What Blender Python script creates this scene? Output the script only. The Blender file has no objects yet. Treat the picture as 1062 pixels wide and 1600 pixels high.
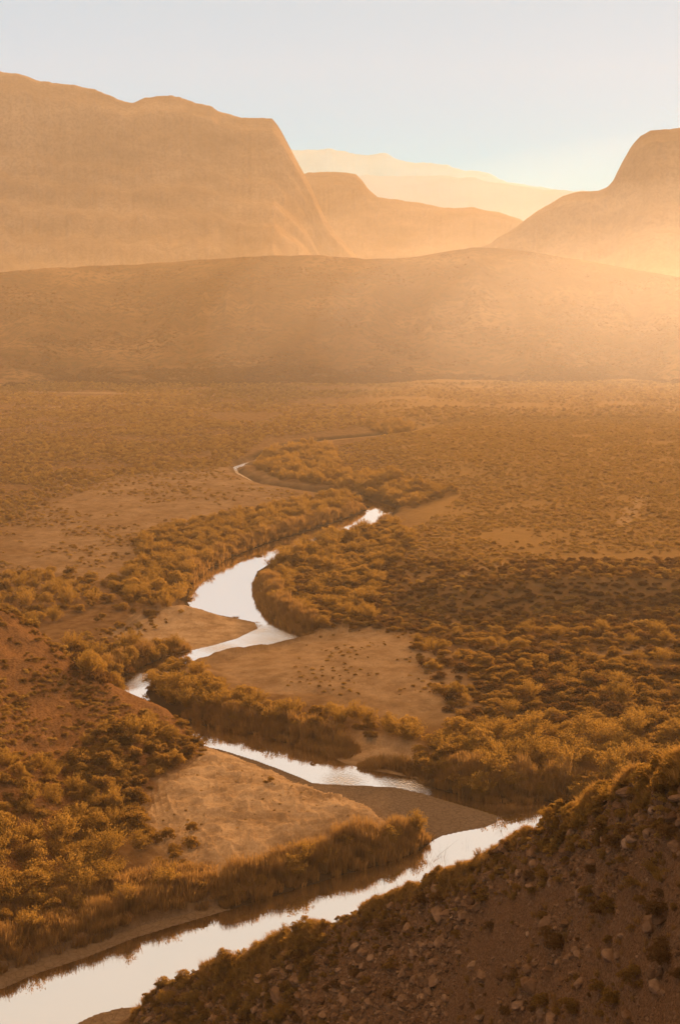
import bpy, math, random
import numpy as np
from mathutils import Vector

R = math.radians
rng = np.random.default_rng(11)
random.seed(5)
scene = bpy.context.scene
COL = scene.collection

# ------------------------------------------------------------------ camera model
FPX, CX, CY, HC, PITCH = 2000.0, 531.0, 800.0, 75.0, R(9.4)
cP, sP = math.cos(PITCH), math.sin(PITCH)
SUN_AZ, SUN_EL = R(23.5), R(12.5)


def ray(px, py):
    px = np.asarray(px, float); py = np.asarray(py, float)
    u = (px - CX) / FPX; v = (CY - py) / FPX
    return u, cP + v * sP, -sP + v * cP


def flat(pts, z=0.0):
    """survey points seen in the photograph -> plan coordinates on level z"""
    p = np.asarray(pts, float)
    x, y, dz = ray(p[:, 0], p[:, 1])
    t = (z - HC) / dz
    return np.stack([x * t, y * t], 1)


def azel(pts):
    p = np.asarray(pts, float)
    x, y, dz = ray(p[:, 0], p[:, 1])
    return np.arctan2(x, y), dz / np.hypot(x, y)


# ------------------------------------------------------------------ noise
def _hash(ix, iy, seed):
    h = (ix.astype(np.int64) * 374761393 + iy.astype(np.int64) * 668265263 + seed * 974634541) & 0xFFFFFFFF
    h = ((h ^ (h >> 13)) * 1274126177) & 0xFFFFFFFF
    h = h ^ (h >> 16)
    return (h & 0xFFFF) / 65535.0


def vnoise(x, y, seed=0):
    ix = np.floor(x); iy = np.floor(y)
    fx = x - ix; fy = y - iy
    ux = fx * fx * fx * (fx * (fx * 6 - 15) + 10); uy = fy * fy * fy * (fy * (fy * 6 - 15) + 10)
    ix = ix.astype(np.int64); iy = iy.astype(np.int64)
    a = _hash(ix, iy, seed); b = _hash(ix + 1, iy, seed); c = _hash(ix, iy + 1, seed); d = _hash(ix + 1, iy + 1, seed)
    return (a + (b - a) * ux) * (1 - uy) + (c + (d - c) * ux) * uy


def fbm(x, y, oct=4, seed=0, gain=0.5):
    s = 0; a = 1; t = 0
    for o in range(oct):
        s = s + a * (vnoise(x, y, seed + o * 17) * 2 - 1); t += a
        a *= gain; x = x * 2.03 + 13.7; y = y * 2.03 - 7.1
    return s / t


def ridged(x, y, oct=4, seed=0):
    s = 0; a = 1; t = 0
    for o in range(oct):
        s = s + a * (1 - np.abs(vnoise(x, y, seed + o * 31) * 2 - 1)); t += a
        a *= 0.5; x = x * 2.03 + 3.1; y = y * 2.03 + 9.2
    return s / t


def sstep(a, b, x):
    t = np.clip((x - a) / (b - a), 0, 1)
    return t * t * (3 - 2 * t)


def poly_sd(x, y, poly, far=60.0):
    """signed distance to a polygon, negative inside; clamped at `far` outside its box"""
    out = np.full(x.shape, far)
    lo = poly.min(0) - far; hi = poly.max(0) + far
    m = (x > lo[0]) & (x < hi[0]) & (y > lo[1]) & (y < hi[1])
    if not m.any():
        return out
    X = x[m]; Y = y[m]
    best = np.full(X.shape, far * far); ins = np.zeros(X.shape, bool)
    n = len(poly)
    for i in range(n):
        ax, ay = poly[i]; bx, by = poly[(i + 1) % n]
        ex, ey = bx - ax, by - ay
        t = np.clip(((X - ax) * ex + (Y - ay) * ey) / (ex * ex + ey * ey + 1e-12), 0, 1)
        dx = X - ax - t * ex; dy = Y - ay - t * ey
        best = np.minimum(best, dx * dx + dy * dy)
        if ay != by:
            c = ((ay > Y) != (by > Y)) & (X < (bx - ax) * (Y - ay) / (by - ay) + ax)
            ins ^= c
    d = np.sqrt(best)
    out[m] = np.where(ins, -d, d)
    return out


def line_d(x, y, line, far=60.0):
    out = np.full(x.shape, far)
    lo = line.min(0) - far; hi = line.max(0) + far
    m = (x > lo[0]) & (x < hi[0]) & (y > lo[1]) & (y < hi[1])
    X = x[m]; Y = y[m]
    best = np.full(X.shape, far * far)
    for i in range(len(line) - 1):
        ax, ay = line[i]; bx, by = line[i + 1]
        ex, ey = bx - ax, by - ay
        t = np.clip(((X - ax) * ex + (Y - ay) * ey) / (ex * ex + ey * ey + 1e-12), 0, 1)
        best = np.minimum(best, (X - ax - t * ex) ** 2 + (Y - ay - t * ey) ** 2)
    out[m] = np.sqrt(best)
    return out


# ------------------------------------------------------------------ survey of the valley
WATER = [flat(p, 0) for p in (
    # lowest reach, from the bottom of the view up to the tip of the sand bar
    [(-160, 1610), (-60, 1578), (0, 1546), (60, 1520), (130, 1498), (210, 1466), (275, 1446), (350, 1424), (430, 1400), (540, 1366),
     (610, 1348), (655, 1330), (678, 1312), (690, 1306), (760, 1292), (777, 1284), (775, 1274), (735, 1262), (700, 1252), (655, 1238),
     (610, 1229), (555, 1227), (490, 1224), (450, 1207), (400, 1188), (340, 1170), (285, 1160), (235, 1135), (190, 1108), (160, 1084),
     (172, 1072), (205, 1050), (260, 1026), (300, 1016), (335, 1008), (370, 998), (403, 982), (398, 972), (345, 962), (303, 958),
     (292, 940), (298, 915), (322, 893), (360, 872), (420, 848), (480, 830), (545, 809), (572, 798), (578, 792), (560, 786), (510, 776),
     (450, 766), (412, 760), (387, 750), (368, 739), (364, 730), (386, 722), (418, 708), (470, 692), (520, 687), (600, 680), (640, 672),
     (645, 675), (600, 683), (520, 690), (475, 695), (420, 709.5), (390, 723), (370, 731), (372.5, 738.5), (391, 749.3), (414, 758.5), (452, 764),
     (520, 770), (580, 780), (620, 792), (610, 806), (580, 826), (535, 838), (462, 861), (428, 877), (402, 893), (394, 914),
     (402, 944), (424, 966), (452, 984), (476, 994), (420, 1009), (350, 1019), (290, 1038), (245, 1062), (228, 1082), (240, 1100),
     (290, 1128), (400, 1148), (480, 1170), (560, 1200), (650, 1216), (664, 1228), (720, 1243), (790, 1256), (850, 1250), (900, 1262), (900, 1300),
     (830, 1318), (740, 1362), (640, 1420), (520, 1475), (400, 1520), (300, 1556), (230, 1572), (190, 1574), (150, 1584), (110, 1604), (60, 1640), (-160, 1700)],
    [(371, 727), (405, 726.5), (406, 730.5), (368, 731.5)],
)]
SAND_DUNE = flat([(318, 1168), (400, 1198), (500, 1243), (585, 1276), (610, 1290), (560, 1305), (470, 1322), (372, 1362), (290, 1392), (255, 1370), (290, 1345),
                  (235, 1290), (225, 1240), (280, 1205)], 1.5)
SAND_WET = flat([(285, 1158), (340, 1168), (400, 1186), (450, 1205), (490, 1222), (555, 1225), (655, 1236), (740, 1262), (779, 1275), (777, 1286), (690, 1308),
                 (610, 1296), (585, 1276), (500, 1243), (400, 1198), (318, 1168)], 0.3)
SAND_SPIT = flat([(175, 1003), (230, 972), (270, 955), (303, 956), (345, 961), (400, 970), (405, 981), (370, 998), (300, 1014), (240, 1020)], 0.8)
SAND_EAST = flat([(330, 1038), (420, 1010), (476, 995), (560, 985), (650, 1010), (690, 1060), (725, 1115), (640, 1118), (520, 1088), (420, 1082), (380, 1062)], 1.5)
SAND_PLAIN = flat([(70, 800), (180, 745), (300, 733), (420, 742), (470, 770), (430, 806), (330, 818), (220, 845), (190, 885), (120, 920), (75, 880)], 2.3)
SAND_SHELF = flat([(490, 1166), (560, 1160), (640, 1180), (652, 1208), (560, 1199)], 1.0)
SAND_NEAR = flat([(80, 1625), (120, 1598), (150, 1582), (195, 1572), (240, 1570), (300, 1620)], 0.4)
SAND_LEDGE = flat([(-80, 1570), (0, 1545), (60, 1518), (130, 1496), (240, 1455), (350, 1422), (345, 1414), (230, 1445), (120, 1482), (40, 1508), (-80, 1548)], 0.5)
TRAILS = [(flat([(655, 1045), (700, 1022), (760, 1008), (850, 1012), (930, 1020), (1080, 1003)], 3), 2.2),
          (flat([(940, 985), (975, 990), (1000, 986)], 4), 2.5),
          (flat([(1003, 766), (985, 790), (970, 806)], 11), 3.0),
          (flat([(820, 985), (880, 1000)], 4), 1.6),
          (flat([(-40, 616), (120, 618), (250, 620), (390, 624)], 3), 9.0),
          (flat([(340, 735), (400, 712), (480, 694), (560, 684), (640, 674)], 2.5), 7.0),
          (flat([(700, 880), (760, 868), (860, 862)], 11), 2.5),
          (flat([(80, 640), (200, 636), (330, 642)], 3), 5.0)]
TERRACE = flat([(575, 872), (660, 880), (760, 884), (900, 882), (1062, 884), (1400, 880)], 11.0)

SCRUB_FLOOR = flat([(560, 915), (640, 928), (760, 933), (1062, 932), (1250, 930), (1250, 1250), (850, 1250), (760, 1230), (660, 1198), (650, 1150), (720, 1120), (690, 1050), (640, 1000), (560, 985), (490, 990), (440, 962), (404, 910), (500, 852), (612, 815)], 3)

# hills given by their skyline (photo x, photo y, distance)
SPUR = np.array([(-500, 1900, 150), (-150, 1760, 138), (60, 1662, 131), (150, 1624, 127), (200, 1592, 124.5), (240, 1556, 123), (300, 1521, 121), (370, 1496, 118), (450, 1462, 113),
                 (520, 1440, 109), (580, 1416, 105), (640, 1393, 101), (700, 1361, 97), (760, 1329, 92), (810, 1300, 88), (860, 1274, 84.5),
                 (930, 1243, 80), (1000, 1207, 75), (1062, 1188, 71), (1200, 1130, 65), (1500, 1050, 58), (2300, 950, 50)], float)
KNOLL = np.array([(-1500, 870, 300), (-500, 880, 262), (-200, 905, 248), (-60, 935, 239), (0, 960, 235), (60, 990, 230), (110, 1040, 222), (150, 1064, 216), (200, 1086, 214), (262, 1112, 211),
                  (296, 1146, 205), (316, 1180, 199), (335, 1230, 192), (420, 1400, 170), (700, 1800, 150)], float)


def hill(az, d, S, near, far_s, round_=4.0):
    a, te = azel(S[:, :2])
    o = np.argsort(a)
    te = np.interp(az, a[o], te[o]); dr = np.interp(az, a[o], S[o, 2])
    zr = HC + dr * te
    q = d - dr
    # rounded crest, steeper flanks
    soft = lambda v: np.sqrt(v * v + round_ * round_) - round_
    return zr - np.where(q < 0, near * soft(q), far_s * soft(q) + far_s * 0.35 * np.minimum(np.maximum(q, 0), 3)), q


def terrain(x, y, full=False):
    d = np.hypot(x, y) + 1e-6; az = np.arctan2(x, y)
    sd = np.full(x.shape, 60.0)
    for p in WATER:
        sd = np.minimum(sd, poly_sd(x, y, p))
    sdw = sd + 0.9 * fbm(x * 0.35, y * 0.35, 3, 5) * np.clip(np.abs(sd) / 2, 0.15, 1)
    dune = poly_sd(x, y, SAND_DUNE, 15); wet = poly_sd(x, y, SAND_WET, 15); spit = poly_sd(x, y, SAND_SPIT, 15)
    east = poly_sd(x, y, SAND_EAST, 20); pl = poly_sd(x, y, SAND_PLAIN, 40); shelf = poly_sd(x, y, SAND_SHELF, 15)
    near = poly_sd(x, y, SAND_NEAR, 15); ledge = poly_sd(x, y, SAND_LEDGE, 10)
    plain = 2.4 + 0.45 * fbm(x / 35, y / 35, 4, 1) + 0.25 * fbm(x / 6, y / 6, 3, 2) + 0.006 * np.clip(d - 500, 0, 600)
    # terraces east of the river
    a, _ = azel([(575, 872)])
    tx, ty = TERRACE[:, 0], TERRACE[:, 1]
    edge = np.interp(x, tx, ty) + 5 * fbm(x / 22, y / 60, 4, 7) + 4 * ridged(x / 14, y / 80, 2, 17)
    up = sstep(-19, 4, y - edge) * sstep(10, 45, x - tx[0] + 12)
    plain = plain + 8.5 * up * (1 - sstep(90, 520, y - edge)) + 1.2 * sstep(-60, -15, y - edge) * sstep(20, 60, x)
    bank = np.maximum(sdw, 0)
    steep = np.minimum(bank * 0.55, 1.2 + bank * 0.12)
    h = np.minimum(plain, steep)
    low = lambda m, w=2.0: 1 - sstep(-w * 0.2, w, m)
    lw = np.maximum.reduce([low(wet), low(near), low(ledge, 1.2), low(spit, 2)])
    h = h * (1 - lw) + lw * np.minimum(h, np.minimum(0.05 + bank * 0.05, 0.9) + 0.04 * fbm(x * 1.1, y * 1.1, 3, 9))
    ls = np.maximum(low(east, 4), low(shelf, 2))
    h = h * (1 - ls) + ls * np.minimum(h, 0.1 + bank * 0.10 + 0.12 * fbm(x / 3, y / 3, 3, 8))
    dn = low(dune, 2.5)
    rip = ridged(x * 0.40 + 0.8 * fbm(x / 5, y / 5, 2, 3), y * 0.34 + 0.8 * fbm(x / 6, y / 6, 2, 13), 4, 4)
    h = h + dn * (0.9 * sstep(2, -5, dune) + 1.25 * (rip - 0.6))
    sp = low(spit, 2.5) * sstep(370, 440, y - 0 * x + 0 * d) * 0
    hump = np.exp(-(((x - SAND_SPIT[:, 0].min() - 12) / 8) ** 2 + ((y - SAND_SPIT[1:4, 1].mean()) / 9) ** 2))
    h = h + 2.2 * hump * sstep(0, 4, bank) * (0.8 + 0.5 * ridged(x / 4, y / 4, 2, 6)) + low(pl, 10) * 0.3 * (ridged(x / 5, y / 3, 3, 44) - .5)
    h = np.where(sdw < 0, np.maximum(-1.6, sdw * 0.35) - 0.04, h + 0.015)
    kn, kq = hill(az, d, KNOLL, 0.2, 0.52, 6)
    kn = kn + (1.3 * fbm(x / 14, y / 14, 4, 21) + 2.0 * (ridged(x / 11 + y / 30, y / 16, 4, 22) - .5) + 0.9 * (ridged(x / 3.5, y / 4.5, 3, 24) - .5)) * sstep(0, 8, kn - 1)
    spz, sq = hill(az, d, SPUR, 0.58, 0.85, 2.0)
    spz = np.maximum(spz, np.where(sq < 0, 0.5 * 0 - 2.0, -9)) + (0.7 * fbm(x / 9, y / 9, 4, 31) * sstep(0, -12, sq) + 0.6 * fbm(x / 2.5, y / 2.5, 3, 32) + 0.24 * fbm(x * 1.2, y * 1.2, 3, 33) + 0.9 * (ridged(x / 6 + y / 14, y / 5, 4, 34) - .6)) * sstep(0, 4, spz)
    camh = 72 - 0.9 * d
    hh = np.maximum.reduce([h, np.where(kn > 2.0, kn, -9), spz, camh])
    if not full:
        return hh
    is_spur = sstep(-0.5, 0.8, np.maximum(spz, camh) - np.maximum(h, kn))
    is_knoll = sstep(-0.5, 0.8, kn - np.maximum(h, spz)) * (kn > 2)
    tr = np.zeros_like(x)
    for ln, w in TRAILS:
        tr = np.maximum(tr, 1 - sstep(w * 0.3, w, line_d(x, y, ln, 20) + 1.2 * fbm(x / 4, y / 4, 3, 41)))
    n1 = fbm(x / 6, y / 6, 3, 51) * 2.0
    sand = np.maximum.reduce([low(dune + n1, 4), low(spit + n1, 3) * 0.9, low(east + 2.5 * n1, 10) * 0.5, low(pl + 6 * n1, 26) * 0.36 * (0.6 + 0.8 * vnoise(x / 9, y / 9, 45)), low(shelf + n1, 3) * 0.7, tr * 0.5])
    wets = np.maximum.reduce([low(wet, 1.0), low(near, 1.5), low(ledge, 1.0)]) * (1 - 0.85 * low(dune, 1.0))
    mud = (1 - sstep(0.5, 4.5, sdw)) * (1 - np.maximum(wets, sand))
    cl = 1 - np.maximum(is_spur, is_knoll)
    lit = np.maximum(1 - sstep(-6, 6, poly_sd(x, y, SCRUB_FLOOR, 40) + 7 * n1 + 14 * fbm(x / 20, y / 20, 3, 52)), is_knoll * 0) * (1 - tr * 0.9)
    return hh, sand * cl, wets * cl, is_spur, is_knoll, up * cl, mud * cl, lit * cl


def hz(x, y):
    return float(terrain(np.array([x], float), np.array([y], float))[0])


def strike(pts):
    """where sight lines meet the terrain -> (n,3)"""
    p = np.asarray(pts, float).reshape(-1, 2)
    dx, dy, dz = ray(p[:, 0], p[:, 1])
    k = np.hypot(dx, dy)
    dists = np.exp(np.linspace(math.log(35), math.log(1400), 900))
    X = dx[:, None] / k[:, None] * dists; Y = dy[:, None] / k[:, None] * dists; Z = HC + dz[:, None] / k[:, None] * dists
    H = terrain(X.ravel(), Y.ravel()).reshape(X.shape)
    hit = Z <= H
    hit[:, -1] = True
    j = hit.argmax(1)
    i = np.arange(len(p))
    return np.stack([X[i, j], Y[i, j], H[i, j]], 1)


# ------------------------------------------------------------------ node helpers
def mat(name):
    m = bpy.data.materials.new(name); m.use_nodes = True
    nt = m.node_tree; nt.nodes.clear()
    out = nt.nodes.new('ShaderNodeOutputMaterial')
    return m, nt, out


def nd(nt, t, **kw):
    n = nt.nodes.new(t)
    for k, v in kw.items():
        if k.startswith('i_'):
            n.inputs[k[2:].replace('_', ' ')].default_value = v
        else:
            setattr(n, k, v)
    return n


def ramp(nt, fac, stops):
    r = nt.nodes.new('ShaderNodeValToRGB')
    e = r.color_ramp.elements
    while len(e) < len(stops):
        e.new(0.5)
    for q, (p, c) in zip(e, stops):
        q.position = p; q.color = (*c, 1) if len(c) == 3 else c
    nt.links.new(fac, r.inputs['Fac'])
    return r.outputs['Color']


def mixc(nt, fac, a, b, mode='MIX'):
    n = nt.nodes.new('ShaderNodeMix'); n.data_type = 'RGBA'; n.blend_type = mode
    for s, v in ((n.inputs[0], fac), (n.inputs[6], a), (n.inputs[7], b)):
        if hasattr(v, 'is_linked') or hasattr(v, 'links'):
            nt.links.new(v, s)
        else:
            s.default_value = v if not isinstance(v, tuple) else ((*v, 1) if len(v) == 3 else v)
    return n.outputs[2]


def mth(nt, op, a, b=None):
    n = nt.nodes.new('ShaderNodeMath'); n.operation = op
    for s, v in ((n.inputs[0], a), (n.inputs[1], b)):
        if v is None:
            continue
        if hasattr(v, 'links'):
            nt.links.new(v, s)
        else:
            s.default_value = v
    return n.outputs[0]


def attr(nt, name):
    n = nt.nodes.new('ShaderNodeAttribute'); n.attribute_name = name
    return n.outputs['Fac']


def noise(nt, vec, scale, detail=4, rough=0.55):
    n = nt.nodes.new('ShaderNodeTexNoise'); n.inputs['Scale'].default_value = scale
    n.inputs['Detail'].default_value = detail; n.inputs['Roughness'].default_value = rough
    nt.links.new(vec, n.inputs['Vector'])
    return n.outputs['Fac']


def ground_material():
    m, nt, out = mat('valley_ground')
    pos = nd(nt, 'ShaderNodeNewGeometry').outputs['Position']
    a_s, a_w, a_sp, a_kn, a_up = (attr(nt, k) for k in ('sand', 'wet', 'spur', 'knoll', 'upland'))
    n_big = noise(nt, pos, 0.05, 5); n_mid = noise(nt, pos, 0.4, 5); n_fine = noise(nt, pos, 2.6, 5, 0.65); n_grit = noise(nt, pos, 9.0, 4, 0.7)
    soil = ramp(nt, n_mid, [(0.3, (0.10, 0.052, 0.021)), (0.5, (0.175, 0.095, 0.041)), (0.72, (0.25, 0.145, 0.068))])
    soil = mixc(nt, mth(nt, 'MULTIPLY', n_big, 0.6), soil, (0.15, 0.085, 0.032))
    sandc = ramp(nt, n_fine, [(0.25, (0.34, 0.22, 0.115)), (0.5, (0.47, 0.315, 0.175)), (0.75, (0.58, 0.41, 0.25))])
    wetc = ramp(nt, n_fine, [(0.3, (0.125, 0.085, 0.055)), (0.6, (0.19, 0.135, 0.09)), (0.8, (0.25, 0.18, 0.125))])
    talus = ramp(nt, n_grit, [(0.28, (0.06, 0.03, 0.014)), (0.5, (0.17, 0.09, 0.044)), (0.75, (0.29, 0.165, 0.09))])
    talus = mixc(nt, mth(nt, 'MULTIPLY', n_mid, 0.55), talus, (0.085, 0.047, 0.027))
    def cells(scale, out_='Distance', feature='F1'):
        v = nd(nt, 'ShaderNodeTexVoronoi', feature=feature); v.inputs['Scale'].default_value = scale
        wv = nd(nt, 'ShaderNodeMix', data_type='VECTOR'); wv.inputs[0].default_value = 0.12
        nz = nd(nt, 'ShaderNodeTexNoise'); nz.inputs['Scale'].default_value = 3.0
        nt.links.new(pos, nz.inputs['Vector']); nt.links.new(pos, wv.inputs[4]); nt.links.new(nz.outputs['Color'], wv.inputs[5])
        nt.links.new(wv.outputs[1], v.inputs['Vector'])
        return v.outputs[out_]
    v1 = cells(1.7); v2 = cells(4.2); vc = cells(4.2, 'Color')
    stone_f = mth(nt, 'MULTIPLY', mth(nt, 'SUBTRACT', 1.0, mth(nt, 'MULTIPLY', v2, 1.6)), mth(nt, 'GREATER_THAN', n_mid, 0.47))
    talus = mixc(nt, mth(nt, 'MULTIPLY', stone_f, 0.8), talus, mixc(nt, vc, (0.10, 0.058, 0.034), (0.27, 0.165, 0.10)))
    cobble = mth(nt, 'ADD', mth(nt, 'MULTIPLY', v1, -0.5), mth(nt, 'MULTIPLY', v2, -0.5))
    crack = cells(1.1, 'Distance', 'DISTANCE_TO_EDGE')
    wetc = mixc(nt, mth(nt, 'MULTIPLY', mth(nt, 'LESS_THAN', crack, 0.05), 0.45), wetc, (0.07, 0.045, 0.026))
    wetc = mixc(nt, mth(nt, 'MULTIPLY', n_mid, 0.5), wetc, (0.13, 0.083, 0.048))
    kn = ramp(nt, n_fine, [(0.3, (0.12, 0.055, 0.018)), (0.7, (0.31, 0.155, 0.06))])
    c = mixc(nt, a_up, soil, mixc(nt, n_mid, (0.22, 0.125, 0.042), (0.32, 0.185, 0.064)))
    c = mixc(nt, attr(nt, 'scrub_floor'), c, mixc(nt, n_fine, (0.11, 0.06, 0.023), (0.21, 0.12, 0.047)))  # darker ground colour under the scrub
    sandc = mixc(nt, mth(nt, 'MULTIPLY', n_mid, 0.55), sandc, (0.25, 0.155, 0.08))
    mr = nd(nt, 'ShaderNodeMapRange'); mr.inputs['From Min'].default_value = 0.38; mr.inputs['From Max'].default_value = 0.6; mr.inputs['To Min'].default_value = 0.35; mr.inputs['To Max'].default_value = 1.1
    nt.links.new(noise(nt, pos, 0.22, 7, 0.68), mr.inputs['Value'])
    c = mixc(nt, mth(nt, 'MINIMUM', mth(nt, 'MULTIPLY', a_s, mr.outputs[0]), 1.0), c, sandc)
    c = mixc(nt, a_w, c, wetc)
    c = mixc(nt, attr(nt, 'mud'), c, (0.045, 0.029, 0.016))
    c = mixc(nt, a_kn, c, kn)
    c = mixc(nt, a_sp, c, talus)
    b = nd(nt, 'ShaderNodeBump', i_Strength=0.9, i_Distance=0.35)
    hgt = mth(nt, 'ADD', mth(nt, 'MULTIPLY', n_fine, 0.5), mth(nt, 'MULTIPLY', n_grit, mth(nt, 'ADD', mth(nt, 'MULTIPLY', a_sp, 0.55), 0.12)))
    hgt = mth(nt, 'ADD', hgt, mth(nt, 'MULTIPLY', mth(nt, 'MULTIPLY', cobble, a_sp), 1.3))
    nt.links.new(mth(nt, 'ADD', hgt, mth(nt, 'MULTIPLY', n_mid, 0.6)), b.inputs['Height'])
    s = nd(nt, 'ShaderNodeBsdfDiffuse', i_Roughness=0.6)
    nt.links.new(c, s.inputs['Color']); nt.links.new(b.outputs[0], s.inputs['Normal'])
    nt.links.new(s.outputs[0], out.inputs['Surface'])
    return m


def rock_range_material(name, lo, mid, hi, scale=0.01, spots=0.0):
    m, nt, out = mat(name)
    pos = nd(nt, 'ShaderNodeNewGeometry').outputs['Position']
    mp = nd(nt, 'ShaderNodeMapping'); mp.inputs['Scale'].default_value = (1, 1, 2.6)
    nt.links.new(pos, mp.inputs['Vector'])
    c = ramp(nt, noise(nt, mp.outputs[0], scale, 8, 0.62), [(0.3, lo), (0.5, mid), (0.7, hi)])
    if spots:
        sp = noise(nt, pos, 0.16, 3, 0.6)
        c = mixc(nt, mth(nt, 'MULTIPLY', mth(nt, 'GREATER_THAN', sp, 0.53), spots), c, (0.05, 0.036, 0.016))
    b = nd(nt, 'ShaderNodeBump', i_Strength=0.6, i_Distance=6.0)
    nt.links.new(noise(nt, pos, scale * 5, 6), b.inputs['Height'])
    s = nd(nt, 'ShaderNodeBsdfDiffuse')
    nt.links.new(c, s.inputs['Color']); nt.links.new(b.outputs[0], s.inputs['Normal'])
    nt.links.new(s.outputs[0], out.inputs['Surface'])
    return m


def foliage_material(name, dark, light, trans, tmix=0.45):
    """leaves: each plant its own tint, each leaf toned by its height, lit from behind as well as from the front"""
    m, nt, out = mat(name)
    oi = nd(nt, 'ShaderNodeObjectInfo').outputs['Random']
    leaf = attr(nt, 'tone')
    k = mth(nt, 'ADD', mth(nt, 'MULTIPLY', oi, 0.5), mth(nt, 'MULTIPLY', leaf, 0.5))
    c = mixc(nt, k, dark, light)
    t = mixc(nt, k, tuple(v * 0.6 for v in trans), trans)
    d = nd(nt, 'ShaderNodeBsdfDiffuse'); tr = nd(nt, 'ShaderNodeBsdfTranslucent')
    nt.links.new(c, d.inputs['Color']); nt.links.new(t, tr.inputs['Color'])
    mx = nd(nt, 'ShaderNodeMixShader'); mx.inputs[0].default_value = tmix
    nt.links.new(d.outputs[0], mx.inputs[1]); nt.links.new(tr.outputs[0], mx.inputs[2])
    nt.links.new(mx.outputs[0], out.inputs['Surface'])
    return m


def stone_material():
    m, nt, out = mat('stone')
    oi = nd(nt, 'ShaderNodeObjectInfo').outputs['Random']
    tc = nd(nt, 'ShaderNodeTexCoord').outputs['Object']
    base = ramp(nt, oi, [(0.0, (0.10, 0.056, 0.032)), (0.5, (0.18, 0.105, 0.06)), (0.93, (0.25, 0.155, 0.095)), (1.0, (0.30, 0.20, 0.13))])
    c = mixc(nt, 0.75, base, ramp(nt, noise(nt, tc, 2.6, 6, 0.65), [(0.3, (0.35, 0.32, 0.3)), (0.7, (1, 1, 1))]), 'MULTIPLY')
    b = nd(nt, 'ShaderNodeBump', i_Strength=0.5, i_Distance=0.1)
    nt.links.new(noise(nt, tc, 6, 6, 0.7), b.inputs['Height'])
    s = nd(nt, 'ShaderNodeBsdfDiffuse')
    nt.links.new(c, s.inputs['Color']); nt.links.new(b.outputs[0], s.inputs['Normal'])
    nt.links.new(s.outputs[0], out.inputs['Surface'])
    return m


def water_material():
    m, nt, out = mat('river_water')
    pos = nd(nt, 'ShaderNodeNewGeometry').outputs['Position']
    rf = attr(nt, 'riffle')
    b = nd(nt, 'ShaderNodeBump', i_Distance=0.05)
    nt.links.new(mth(nt, 'ADD', noise(nt, pos, 0.8, 3), mth(nt, 'MULTIPLY', noise(nt, pos, 2.5, 3), mth(nt, 'MULTIPLY', rf, 6.0))), b.inputs['Height'])
    nt.links.new(mth(nt, 'ADD', mth(nt, 'MULTIPLY', rf, 0.5), 0.12), b.inputs['Strength'])
    g = nd(nt, 'ShaderNodeBsdfGlossy', i_Roughness=0.02); g.inputs['Color'].default_value = (0.98, 0.96, 0.93, 1)
    d = nd(nt, 'ShaderNodeBsdfDiffuse'); d.inputs['Color'].default_value = (0.10, 0.06, 0.03, 1)
    lw = nd(nt, 'ShaderNodeLayerWeight', i_Blend=0.5)
    nt.links.new(b.outputs[0], g.inputs['Normal'])
    fac = nd(nt, 'ShaderNodeMapRange'); fac.inputs['To Min'].default_value = 0.5; fac.inputs['To Max'].default_value = 1.0
    nt.links.new(lw.outputs['Facing'], fac.inputs['Value'])
    mx = nd(nt, 'ShaderNodeMixShader')
    nt.links.new(fac.outputs[0], mx.inputs[0]); nt.links.new(d.outputs[0], mx.inputs[1]); nt.links.new(g.outputs[0], mx.inputs[2])
    nt.links.new(mx.outputs[0], out.inputs['Surface'])
    return m


# ------------------------------------------------------------------ mesh helpers
def np_mesh(name, verts, faces, attrs=None, smooth=True):
    verts = np.ascontiguousarray(verts, np.float32); faces = np.ascontiguousarray(faces, np.int32)
    me = bpy.data.meshes.new(name)
    n, k = faces.shape
    me.vertices.add(len(verts)); me.vertices.foreach_set('co', verts.ravel())
    me.loops.add(n * k); me.loops.foreach_set('vertex_index', faces.ravel())
    me.polygons.add(n)
    me.polygons.foreach_set('loop_start', np.arange(0, n * k, k, dtype=np.int32))
    me.polygons.foreach_set('loop_total', np.full(n, k, np.int32))
    me.polygons.foreach_set('use_smooth', np.full(n, smooth, bool))
    for key, v in (attrs or {}).items():
        a = me.attributes.new(key, 'FLOAT', 'POINT'); a.data.foreach_set('value', np.ascontiguousarray(v, np.float32))
    me.update(calc_edges=True)
    return me


def grid_faces(nr, nc):
    i = np.arange((nr - 1) * (nc - 1)); r = i // (nc - 1); c = i % (nc - 1)
    a = r * nc + c
    return np.stack([a, a + 1, a + nc + 1, a + nc], 1)


def put(name, me, m=None, **props):
    o = bpy.data.objects.new(name, me)
    if m is not None:
        me.materials.append(m)
    COL.objects.link(o)
    for k, v in props.items():
        o[k] = v
    return o


# ------------------------------------------------------------------ the ground sheet
AZ = np.concatenate([np.linspace(R(-110), R(-17), 90)[:-1], np.linspace(R(-17), R(17), 900), np.linspace(R(17), R(110), 90)[1:]])
DD = np.concatenate([np.linspace(1, 36, 40)[:-1], np.exp(np.linspace(math.log(36), math.log(1150), 1300)), np.exp(np.linspace(math.log(1150), math.log(26000), 90))[1:]])
ga, gd = np.meshgrid(AZ, DD)
gx, gy = (gd * np.sin(ga)).ravel(), (gd * np.cos(ga)).ravel()
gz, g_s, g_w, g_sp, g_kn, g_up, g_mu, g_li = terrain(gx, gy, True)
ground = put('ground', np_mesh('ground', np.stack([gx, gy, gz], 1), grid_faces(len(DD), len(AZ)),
                               dict(sand=g_s, wet=g_w, spur=g_sp, knoll=g_kn, upland=g_up, mud=g_mu, scrub_floor=g_li)), ground_material(), kind='structure')

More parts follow.
